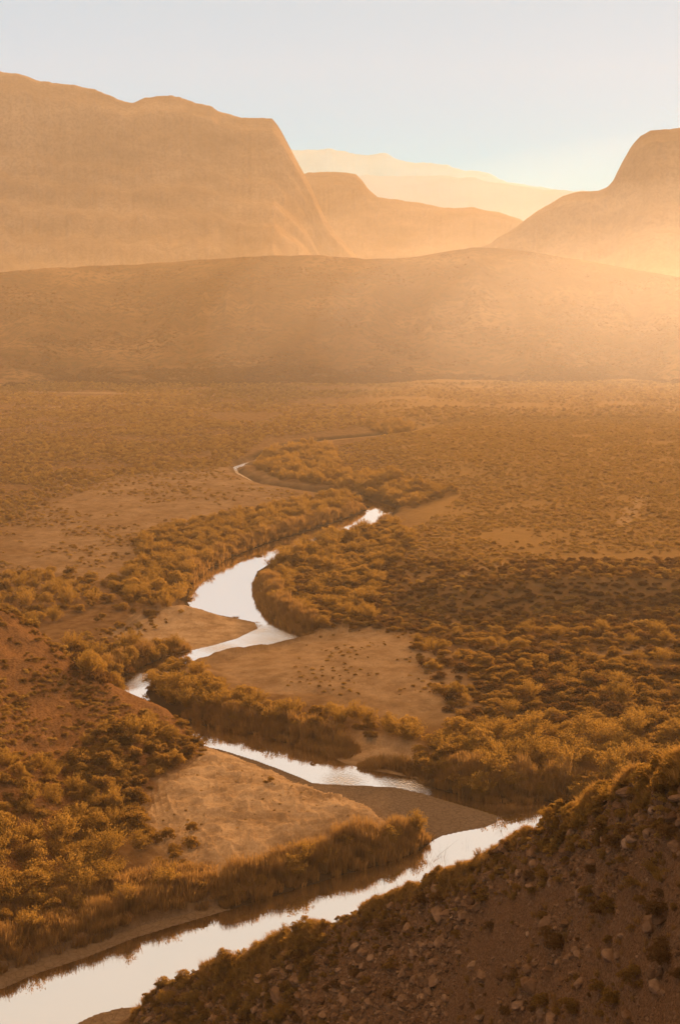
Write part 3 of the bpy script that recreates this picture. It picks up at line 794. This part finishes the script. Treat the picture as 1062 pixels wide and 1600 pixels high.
for rg, ids in by_region.items():
    if len(ids) < 2:
        extremes[ids[0]] = 'only'; continue
    for word, key in (('largest', lambda i: -appar[i]), ('leftmost', lambda i: sx[i]), ('rightmost', lambda i: -sx[i]), ('topmost', lambda i: sy[i]), ('lowest', lambda i: -sy[i])):
        for i in sorted(ids, key=key):
            if i not in extremes:
                extremes[i] = word; break
            if word != 'largest' or True:
                break


def third(i, ids):
    """which part of its own region a plant stands in, as the viewer sees it"""
    if len(ids) < 6:
        return ''
    ys_ = sorted(sy[j] for j in ids); xs_ = sorted(sx[j] for j in ids); n = len(ids)
    v = 'upper' if sy[i] < ys_[n // 3] else ('lower' if sy[i] >= ys_[2 * n // 3] else 'middle')
    h = 'left' if sx[i] < xs_[n // 3] else ('right' if sx[i] >= xs_[2 * n // 3] else 'centre')
    return f', {v} {h} part'


def bulk(i, ids):
    sz = sorted(appar[j] for j in ids); n = len(sz)
    return '' if n < 6 else 'small ' if appar[i] < sz[n // 3] else 'large ' if appar[i] >= sz[2 * n // 3] else ''


for i in chosen:
    x, y, z, s, hf, kd, rg = PLANTS[i]
    o = bpy.data.objects.new('bush' if kd == 'willow' else 'shrub', PROTO[kd][int(rng.integers(len(PROTO[kd])))])
    COL.objects.link(o)
    o.location = (x, y, z - 0.04 * s); o.rotation_euler = (0, 0, rng.uniform(0, 6.28)); o.scale = (s, s * rng.uniform(.85, 1.1), s * hf)
    o['category'] = CAT[kd]
    noun = 'bush' if kd == 'willow' else 'shrub'
    if i in extremes:
        o['label'] = f'{extremes[i]} {noun} {WHERE[rg]}' if extremes[i] != 'only' else f'{TINT[kd]} {noun} {WHERE[rg]}'
        o['group'] = f'plants {WHERE[rg]}'
    else:
        o['label'] = f'{bulk(i, by_region[rg])}{SHAPE(hf, s)} {TINT[kd]} {noun} {WHERE[rg]}{third(i, by_region[rg])}'
        o['group'] = f'plants {WHERE[rg]}'


def instancer(name, pts, scl, rot, protos, label, kind='stuff'):
    """one object: points carrying a size and a turn, each dressed with one of the prototypes"""
    col = bpy.data.collections.new(name + '_kinds')
    for k, me in enumerate(protos):
        col.objects.link(bpy.data.objects.new(f'{name}_kind', me))
    me = bpy.data.meshes.new(name)
    me.vertices.add(len(pts)); me.vertices.foreach_set('co', np.ascontiguousarray(pts, np.float32).ravel())
    for key, typ, fld, v in (('size', 'FLOAT_VECTOR', 'vector', scl), ('turn', 'FLOAT_VECTOR', 'vector', rot)):
        a = me.attributes.new(key, typ, 'POINT'); a.data.foreach_set(fld, np.ascontiguousarray(v, np.float32).ravel())
    a = me.attributes.new('pick', 'INT', 'POINT'); a.data.foreach_set('value', rng.integers(0, len(protos), len(pts)).astype(np.int32))
    o = put(name, me, None, kind=kind, label=label)
    ng = bpy.data.node_groups.new(name + '_scatter', 'GeometryNodeTree')
    ng.interface.new_socket('Geometry', in_out='INPUT', socket_type='NodeSocketGeometry')
    ng.interface.new_socket('Geometry', in_out='OUTPUT', socket_type='NodeSocketGeometry')
    gi = ng.nodes.new('NodeGroupInput'); go = ng.nodes.new('NodeGroupOutput')
    ci = ng.nodes.new('GeometryNodeCollectionInfo'); ci.inputs['Collection'].default_value = col
    ci.inputs['Separate Children'].default_value = True; ci.inputs['Reset Children'].default_value = True
    ip = ng.nodes.new('GeometryNodeInstanceOnPoints'); ip.inputs['Pick Instance'].default_value = True
    def na(nm, ty):
        n = ng.nodes.new('GeometryNodeInputNamedAttribute'); n.data_type = ty; n.inputs['Name'].default_value = nm
        return [s for s in n.outputs if s.enabled and s.name == 'Attribute'][0]
    L = ng.links.new
    L(gi.outputs[0], ip.inputs['Points']); L(ci.outputs[0], ip.inputs['Instance'])
    L(na('pick', 'INT'), ip.inputs['Instance Index']); L(na('size', 'FLOAT_VECTOR'), ip.inputs['Scale']); L(na('turn', 'FLOAT_VECTOR'), ip.inputs['Rotation'])
    L(ip.outputs[0], go.inputs[0])
    md = o.modifiers.new('scatter', 'NODES'); md.node_group = ng
    return o


rest = [i for i in range(len(PLANTS)) if i not in chosen_set]
print('PLANTS', len(PLANTS), 'single', len(chosen), {r_: len(v) for r_, v in by_region.items()})
for kd, nm, lb in (('shrub', 'scrub', 'countless small olive shrubs dotting the plain and hillsides'), ('gold', 'dry_scrub', 'low golden shrubs dotting the flat plains'), ('dark', 'dark_scrub', 'small dark shrubs scattered over shaded slopes and flats'),
                   ('willow', 'thicket', 'feathery riverside thicket lining the banks')):
    ids = [i for i in rest if PLANTS[i][5] == kd]
    P = np.array([(PLANTS[i][0], PLANTS[i][1], PLANTS[i][2] - 0.04 * PLANTS[i][3]) for i in ids])
    S = np.array([(PLANTS[i][3], PLANTS[i][3] * rng.uniform(.85, 1.1), PLANTS[i][3] * PLANTS[i][4]) for i in ids])
    T = np.stack([np.zeros(len(ids)), np.zeros(len(ids)), rng.uniform(0, 6.28, len(ids))], 1)
    instancer(nm, P, S, T, PROTO[kd], lb)

# scrub on the lower flank of the long hill
hv = np.zeros(len(HILL.data.vertices) * 3, np.float32); HILL.data.vertices.foreach_get('co', hv); hv = hv.reshape(-1, 900, 3)
hr = np.concatenate([rng.uniform(3, 215, 26000), rng.uniform(0.3, 45, 16000)]); hc = rng.uniform(250, 650, 42000)
r0, c0 = hr.astype(int), hc.astype(int); fr, fc = (hr - r0)[:, None], (hc - c0)[:, None]
hp_ = (hv[r0, c0] * (1 - fc) + hv[r0, c0 + 1] * fc) * (1 - fr) + (hv[r0 + 1, c0] * (1 - fc) + hv[r0 + 1, c0 + 1] * fc) * fr
k = (fbm(hp_[:, 0] / 45, hp_[:, 1] / 45, 4, 97) > -0.05 + 0.25 * hr / 215 - 0.4 * (hr < 30)) & (hp_[:, 2] > -3)
hp_ = hp_[k]; n = len(hp_); gs = rng.uniform(1.2, 4.0, n)
instancer('hill_scrub', hp_ - np.array([0, 0, .1]), np.stack([gs, gs, gs * .7], 1), np.stack([np.zeros(n)] * 2 + [rng.uniform(0, 6.28, n)], 1), PROTO['dark'], 'specks of dark scrub covering the flank of the long hill')

# ------------------------------------------------------------------ reed beds along the water
def reed_bed(line, depth, h, gap, label, name='reeds', off=0.0, protos='reed'):
    """reeds in a belt `depth` metres deep on the far side of a surveyed waterline"""
    L_ = flat(line, 0.2)
    P = []; TP = []
    cum = np.concatenate([[0], np.cumsum(np.linalg.norm(np.diff(L_, axis=0), axis=1))])
    for i in range(len(L_) - 1):
        a, b = L_[i], L_[i + 1]; ln = np.linalg.norm(b - a)
        nrm = np.array([-(b - a)[1], (b - a)[0]]) / ln
        if nrm[1] < 0:
            nrm = -nrm
        n = int(ln * depth / (gap * gap)) + 1
        t = rng.uniform(0, 1, n); q = rng.uniform(off, depth + off, n)
        P.append(a + (b - a) * t[:, None] + nrm * q[:, None])
        u = cum[i] + ln * t
        TP.append(np.clip(0.35 + np.minimum(u, cum[-1] - u) / 6, 0, 1) * (0.55 + 0.45 * sstep(0, depth * .55, q)))
    P = np.concatenate(P); TP = np.concatenate(TP)
    edge = 0.45 + 0.45 * vnoise(P[:, 0] / 2.0, P[:, 1] / 2.0, 77) + 0.45 * vnoise(P[:, 0] / 7.0, P[:, 1] / 7.0, 78)
    z = terrain(P[:, 0], P[:, 1])
    ok = z > -0.25
    P, z, edge = P[ok], z[ok], edge[ok] * TP[ok]
    s = h * edge * rng.uniform(.8, 1.1, len(P))
    wdt = gap * rng.uniform(1.6, 2.4, len(P))
    instancer(name, np.stack([P[:, 0], P[:, 1], np.maximum(z, -.1) - .1], 1), np.stack([wdt, wdt, s], 1), np.stack([np.zeros(len(P))] * 2 + [rng.uniform(0, 6.28, len(P))], 1), PROTO[protos], label)


reed_bed([(350, 1421), (430, 1397), (540, 1363), (610, 1345), (655, 1327), (676, 1310)], 4.5, 3.6, 0.75, 'brown reed bed along the far bank of the lowest reach')
reed_bed([(-120, 1562), (-40, 1536), (0, 1522), (60, 1498), (130, 1478), (230, 1441), (352, 1412)], 4, 2.8, 0.8, 'reed belt behind the sandy ledge at lower left')
reed_bed([(-120, 1500), (-40, 1476), (60, 1456), (150, 1436), (250, 1412), (340, 1396)], 4, 2.2, 1.0, 'pale reed strip between the left thicket and the lower bank')
reed_bed([(280, 1124), (340, 1138), (400, 1148), (440, 1158), (490, 1172), (530, 1188)], 5, 2.8, 0.85, 'reed bed on the outer bank behind the middle reach')
reed_bed([(655, 1219), (690, 1232), (720, 1241), (760, 1250), (795, 1256)], 7, 3.0, 0.75, 'dense reed island between the sand bar tip and the right thicket')
reed_bed([(560, 1199), (610, 1207), (650, 1214), (660, 1222)], 3, 2.4, 0.85, 'short reeds along the shelf upstream of the reed island')
reed_bed([(800, 1256), (850, 1248), (900, 1256)], 6, 4.0, 0.85, 'reeds on the outer bank under the right thicket')
reed_bed([(404, 946), (424, 967), (452, 986), (478, 996)], 6, 3.6, 0.8, 'tall reeds edging the east side of the wide pool')
reed_bed([(396, 912), (399, 930), (406, 948)], 6, 3.4, 0.8, 'sunlit reeds at the corner of the wide pool')
reed_bed([(298, 913), (322, 891), (360, 870), (420, 846), (480, 828), (545, 807), (572, 796)], 4, 3.2, 0.95, 'tall reeds on the shaded west bank above the wide pool')
reed_bed([(434, 874), (470, 858), (535, 835), (575, 826), (612, 806)], 4, 3.0, 0.95, 'narrow reed fringe opposite the shaded west bank')
reed_bed([(160, 1078), (205, 1048), (260, 1024), (300, 1014)], 4, 3.4, 0.9, 'reeds on the shaded bank behind the left hillside')
reed_bed([(345, 961), (375, 965), (400, 970), (404, 981)], 3, 1.0, 0.8, 'low rushes on the tip of the sunlit spit')

# ------------------------------------------------------------------ dry grass along the sunlit skyline of the spur
G = []
for i in range(7500):
    az = rng.uniform(R(-10), R(16)); back = abs(rng.normal(0, 1.5)) - .7
    if az < R(-1):
        back = abs(rng.normal(0, 5)) - .7
    d = np.interp(az, a_[oo], SPUR[oo, 2]) - back
    G.append((d * math.sin(az), d * math.cos(az)))
G = np.array(G); G = G[fbm(G[:, 0] / 4, G[:, 1] / 4, 3, 91) > -0.12]
n = len(G); gs = rng.uniform(.35, 1.0, n); ga_ = np.arctan2(G[:, 0], G[:, 1]); gs = np.where((ga_ > R(-1)) & (ga_ < R(9.5)), gs * 0.6, gs)
instancer('grass', np.stack([G[:, 0], G[:, 1], terrain(G[:, 0], G[:, 1]) - .02], 1), np.stack([gs, gs, gs * rng.uniform(.6, 1.1, n)], 1), np.stack([np.zeros(n)] * 2 + [rng.uniform(0, 6.28, n)], 1), PROTO['grass'],
          'dry golden grass glowing along the crest of the rocky slope')
x = rng.uniform(-60, 95, 26000); y = rng.uniform(25, 125, 26000); k = (poly_sd(x, y, SPUR_POLY, 1.0) < 0) & (fbm(x / 5, y / 5, 3, 95) > 0.12)
x, y = x[k], y[k]; n = len(x); gs = rng.uniform(.25, .7, n)
instancer('grass', np.stack([x, y, terrain(x, y) - .02], 1), np.stack([gs, gs, gs * .8], 1), np.stack([np.zeros(n)] * 2 + [rng.uniform(0, 6.28, n)], 1), [m__ for m__ in [me.copy() for me in PROTO['grass']] if (m__.materials.clear() or m__.materials.append(M_REED) or True)],
          'thin dry grass between the stones of the shaded slope')

# ------------------------------------------------------------------ stones on the spur
x = rng.uniform(-60, 80, 260000); y = rng.uniform(30, 128, 260000)
k = poly_sd(x, y, SPUR_POLY, 1.0) < 0
x, y = x[k], y[k]
dens = fbm(x / 9, y / 9, 4, 81)
azp = np.arctan2(x, y); dp = np.hypot(x, y)
bare = np.exp(-(((azp - R(12.2)) / R(2.2)) ** 2 + ((np.interp(azp, a_[oo], SPUR[oo, 2]) - dp - 12) / 4.0) ** 2))   # the smooth chute of fine dirt
k = rng.uniform(size=len(x)) < np.clip(0.5 + 1.6 * dens - 0.7 * bare, 0.06, 1) * np.where(np.interp(azp, a_[oo], SPUR[oo, 2]) - dp < 3.5, 0.3, 1)
x, y, dens, bare = x[k], y[k], dens[k], bare[k]
s = 0.17 * (1 - rng.uniform(size=len(x))) ** -0.52
s = np.minimum(s, 1.0) * (1 - 0.4 * bare)
z = terrain(x, y)
app = s / (np.hypot(np.hypot(x, y), HC - z)) * FPX
dyb = y * cP - (z - HC) * sP; bx = CX + FPX * x / dyb; by = CY - FPX * (y * sP + (z - HC) * cP) / dyb
big = [i for i in np.argsort(-app) if 3 < bx[i] < 1059 and 1000 < by[i] < 1597][:290]
HAND = [(460, 1537, 30), (487, 1540, 16), (438, 1560, 34), (390, 1566, 20), (830, 1548, 34), (826, 1524, 30), (858, 1522, 30), (950, 1505, 34), (1018, 1532, 26), (1036, 1552, 14), (683, 1432, 32), (712, 1415, 16),
        (828, 1398, 22), (612, 1424, 20), (905, 1542, 22), (966, 1497, 18), (1014, 1446, 18), (812, 1370, 16), (600, 1450, 14), (560, 1500, 20), (640, 1530, 18), (700, 1560, 24), (575, 1570, 22), (740, 1510, 20)]
hp = strike([(a, b) for a, b, _ in HAND])
ROCKS = [(*hp[j], HAND[j][2] * 0.82 / FPX * math.hypot(math.hypot(hp[j][0], hp[j][1]), HC - hp[j][2]), HAND[j][0], HAND[j][1]) for j in range(len(HAND))] + [(x[i], y[i], z[i], s[i], bx[i], by[i]) for i in big][:290 - len(HAND)]
R_AREA = lambda px, py: ('near the sunlit crest' if py < 1600 - (px - 190) * 0.47 + 60 else 'low on the rocky slope' if py > 1545 else 'halfway up the rocky slope') + (' nearest the river' if px < 520 else ' at right' if px > 860 else '')
SPUR_PLANTS = np.array([(p[0], p[1], p[3]) for p in PLANTS if p[6] in ('spur', 'spur crest', 'terrace lip')])
RXY = np.array([(r_[0], r_[1]) for r_ in ROCKS])


def NEXT(r_):
    d_ = np.hypot(SPUR_PLANTS[:, 0] - r_[0], SPUR_PLANTS[:, 1] - r_[1]) - SPUR_PLANTS[:, 2] / 2
    if d_.min() < 0.6 + r_[3] / 2:
        return 'against a shrub'
    d_ = np.sort(np.hypot(RXY[:, 0] - r_[0], RXY[:, 1] - r_[1]))
    return 'touching another' if d_[1] < 1.1 else 'in rubble' if d_[1] < 2.2 else 'standing apart'


areas = {}
for r_ in ROCKS:
    areas.setdefault(R_AREA(r_[4], r_[5]), []).append(r_)
for ar, lst in areas.items():
    lst.sort(key=lambda r_: -r_[3])
    used = {}
    bx_ = sorted(r_[4] for r_ in lst); by_ = sorted(r_[5] for r_ in lst); nl = len(lst)
    if len(lst) > 1:
        for word, f_ in (('leftmost', lambda r_: r_[4]), ('rightmost', lambda r_: -r_[4]), ('topmost', lambda r_: r_[5])):
            q = min(lst[1:], key=f_)
            used.setdefault(id(q), word)
    for j, r_ in enumerate(lst):
        o = bpy.data.objects.new('boulder', PROTO['rock'][int(rng.integers(len(PROTO['rock'])))])
        COL.objects.link(o)
        o.location = (r_[0], r_[1], r_[2] - 0.12 * r_[3]); o.scale = (r_[3] * 1.15,) * 3
        o.rotation_euler = (rng.uniform(-.5, .5), rng.uniform(-.5, .5), rng.uniform(0, 6.28))
        o['category'] = 'boulder'; o['group'] = f'stones {ar}'
        size_w = 'big' if r_[3] > 0.8 else 'middling' if r_[3] > .5 else 'small'
        o['label'] = f'largest boulder {ar}' if j == 0 and len(lst) > 1 else f'{used[id(r_)]} boulder {ar}' if id(r_) in used else f"{size_w} brown boulder {ar}, {NEXT(r_)}, {'upper' if r_[5] < by_[nl // 3] else 'lower' if r_[5] >= by_[2 * nl // 3] else 'middle'} {'left' if r_[4] < bx_[nl // 3] else 'right' if r_[4] >= bx_[2 * nl // 3] else 'centre'}"
bs = set(big)
ids = [i for i in range(len(x)) if i not in bs]
P = np.stack([x[ids], y[ids], z[ids] - 0.12 * s[ids]], 1); n = len(ids)
instancer('rubble', P, np.stack([s[ids] * 1.15] * 3, 1), np.stack([rng.uniform(-.6, .6, n), rng.uniform(-.6, .6, n), rng.uniform(0, 6.28, n)], 1), PROTO['pebble'], 'loose brown rubble and pebbles covering the shaded slope')
print('ROCKS', len(ROCKS), n)

# ------------------------------------------------------------------ thorny wands standing on the skyline against the water
for j, (px, py, hpx, kd, lb) in enumerate([
        (612, 1390, 46, 0, 'bare branching stalk at the river side of the crest, before bright water'), (646, 1374, 30, 1, 'thin leaning stalk left of the dark yucca on the crest'),
        (668, 1358, 26, 2, 'dark short yucca tuft standing on the crest against the river'), (690, 1352, 34, 0, 'spindly stalk right of the dark yucca on the crest'),
        (728, 1336, 30, 1, 'fine forked wand at the middle of the crest'), (780, 1306, 22, 0, 'low fan of wands before the sand bar tip'), (826, 1290, 46, 0, 'tall fan of wands where the river meets the slope'),
        (880, 1262, 60, 0, 'tallest spray of thorny wands on the upper crest'), (905, 1250, 44, 0, 'second spray of wands just right of the tallest one'), (590, 1406, 22, 1, 'low bare twig at the lower crest left of the branching stalk')]):
    p = strike([(px, py + 3)])[0]
    dd = math.hypot(math.hypot(p[0], p[1]), HC - p[2]); h = hpx / FPX * dd * 1.1
    nm = ('ocotillo', 'dead_twig', 'yucca')[kd]
    me = stalks_mesh(nm, 11, h, h * .5, .016) if kd == 0 else stalks_mesh(nm, 4, h, h * .3, .014, True) if kd == 1 else blades_mesh(nm, 46, .05, h, .05, .8)
    o = put(nm, me, M_STEM if kd < 2 else M_DARK, category=('ocotillo', 'twig', 'yucca')[kd], label=lb)
    o.location = p - np.array([0, 0, .05])

# ------------------------------------------------------------------ haze lying in the valley
def haze(name, box, k, g, c, label):
    x0, x1, y0, y1, z0, z1 = box
    v = [(x, y, z) for z in (z0, z1) for y in (y0, y1) for x in (x0, x1)]
    f = [(0, 2, 3, 1), (4, 5, 7, 6), (0, 1, 5, 4), (2, 6, 7, 3), (0, 4, 6, 2), (1, 3, 7, 5)]
    m, nt, out = mat('dusty_air')
    s = nd(nt, 'ShaderNodeVolumeScatter', i_Density=k, i_Anisotropy=g)
    s.inputs['Color'].default_value = (*c, 1)
    nt.links.new(s.outputs[0], out.inputs['Volume'])
    me = bpy.data.meshes.new(name); me.from_pydata(v, [], f)
    put(name, me, m, kind='stuff', label=label)


HI = (0.000105, 0.15, (1.0, 0.88, 0.74))
LO = (0.00009, 0.52, (1.0, 0.73, 0.43))
FAR = (0.00007, 0.2, (0.06, 0.5, 1.0))
haze('haze', (-5200, 5200, -900, 3750, -30, 720), *HI, 'pale golden haze filling the air of the canyon')
haze('far_haze', (-9000, 9000, 4650, 11400, -28, 1100), *FAR, 'white haze between the distant mountain ridges')
def sun_glow_volume(name, centre, radii, k, g, c, label):
    import bmesh
    bm = bmesh.new(); bmesh.ops.create_icosphere(bm, subdivisions=5, radius=1.0)
    for v in bm.verts:
        v.co = Vector((v.co.x * radii[0], v.co.y * radii[1], v.co.z * radii[2]))
    me = bpy.data.meshes.new(name); bm.to_mesh(me); bm.free()
    m, nt, out = mat('sun_glow_air')
    s = nd(nt, 'ShaderNodeVolumeScatter', i_Density=k, i_Anisotropy=g)
    s.inputs['Color'].default_value = (*c, 1)
    nt.links.new(s.outputs[0], out.inputs['Volume'])
    o = put(name, me, m, kind='stuff', label=label); o.location = centre


for f_, k_ in ((1.25, 0.00009), (1.0, 0.00012), (0.75, 0.00012), (0.45, 0.00010)):  # nested ellipsoids added to spread the sun's glow over the right side
    sun_glow_volume('sun_glow_volume', (310, 1000, 48), (330 * f_, 390 * f_, 118 * f_), k_, 0.5, (0.66, 0.76, 1.0), 'added volume standing in for the pale sun glow at right')
haze('low_haze', (-5100, 5100, 250, 3500, -29, 118), *LO, 'denser orange dust haze lying low over the valley floor')

# ------------------------------------------------------------------ light
SKY_HORIZON, SKY_LO, SKY_MID, SKY_UP, SKY_HI = (0.08, 0.49, 0.90), (0.30, 0.595, 0.76), (0.72, 0.80, 0.80), (0.88, 0.84, 0.74), (1.6, 0.86, 0.32)
w = bpy.data.worlds.new('World'); scene.world = w; w.use_nodes = True
nt = w.node_tree
bg = nt.nodes['Background']
sky = nd(nt, 'ShaderNodeTexSky', sky_type='NISHITA', sun_disc=False, sun_elevation=SUN_EL, sun_rotation=SUN_AZ, altitude=700.0, air_density=1.0, dust_density=1.2, ozone_density=2.0)
# colour gradient: pale blue low down, unseen zenith warmed to tint the shade
sep = nd(nt, 'ShaderNodeSeparateXYZ')
nt.links.new(nd(nt, 'ShaderNodeTexCoord').outputs['Generated'], sep.inputs[0])
sky_gradient = ramp(nt, sep.outputs['Z'], [(0.05, SKY_HORIZON), (0.21, SKY_LO), (0.30, SKY_MID), (0.5, SKY_UP), (0.8, SKY_HI)])
tint = mixc(nt, 0.95, sky.outputs[0], mixc(nt, 1.0, sky_gradient, (10.0, 10.0, 10.0), 'MULTIPLY'), 'MIX')
nt.links.new(tint, bg.inputs['Color']); bg.inputs['Strength'].default_value = 0.10
sun = bpy.data.lights.new('sun', 'SUN'); sun.energy = 11.5; sun.angle = R(0.5); sun.color = (1.0, 0.55, 0.225)
so = bpy.data.objects.new('sun', sun); COL.objects.link(so)
sd_ = Vector((math.sin(SUN_AZ) * math.cos(SUN_EL), math.cos(SUN_AZ) * math.cos(SUN_EL), math.sin(SUN_EL)))
so.rotation_euler = (-sd_).to_track_quat('-Z', 'Y').to_euler(); so.location = (300, 600, 400)

# ------------------------------------------------------------------ camera
cam = bpy.data.cameras.new('camera'); cam.sensor_fit = 'VERTICAL'; cam.sensor_height = 36.0; cam.lens = 36.0 * FPX / 1600
cam.clip_start = 0.5; cam.clip_end = 60000
co = bpy.data.objects.new('camera', cam); COL.objects.link(co)
co.location = (0, 0, HC); co.rotation_euler = (R(90) - PITCH, 0, 0)
scene.camera = co

scene.view_settings.view_transform = 'Standard'; scene.view_settings.look = 'None'; scene.view_settings.exposure = 0; scene.view_settings.gamma = 1
c = scene.cycles
c.use_denoising = True
try:
    c.denoiser = 'OPENIMAGEDENOISE'
except Exception:
    pass
c.max_bounces = 6; c.diffuse_bounces = 2; c.glossy_bounces = 2; c.transmission_bounces = 4; c.volume_bounces = 2; c.transparent_max_bounces = 40
c.sample_clamp_indirect = 4.0
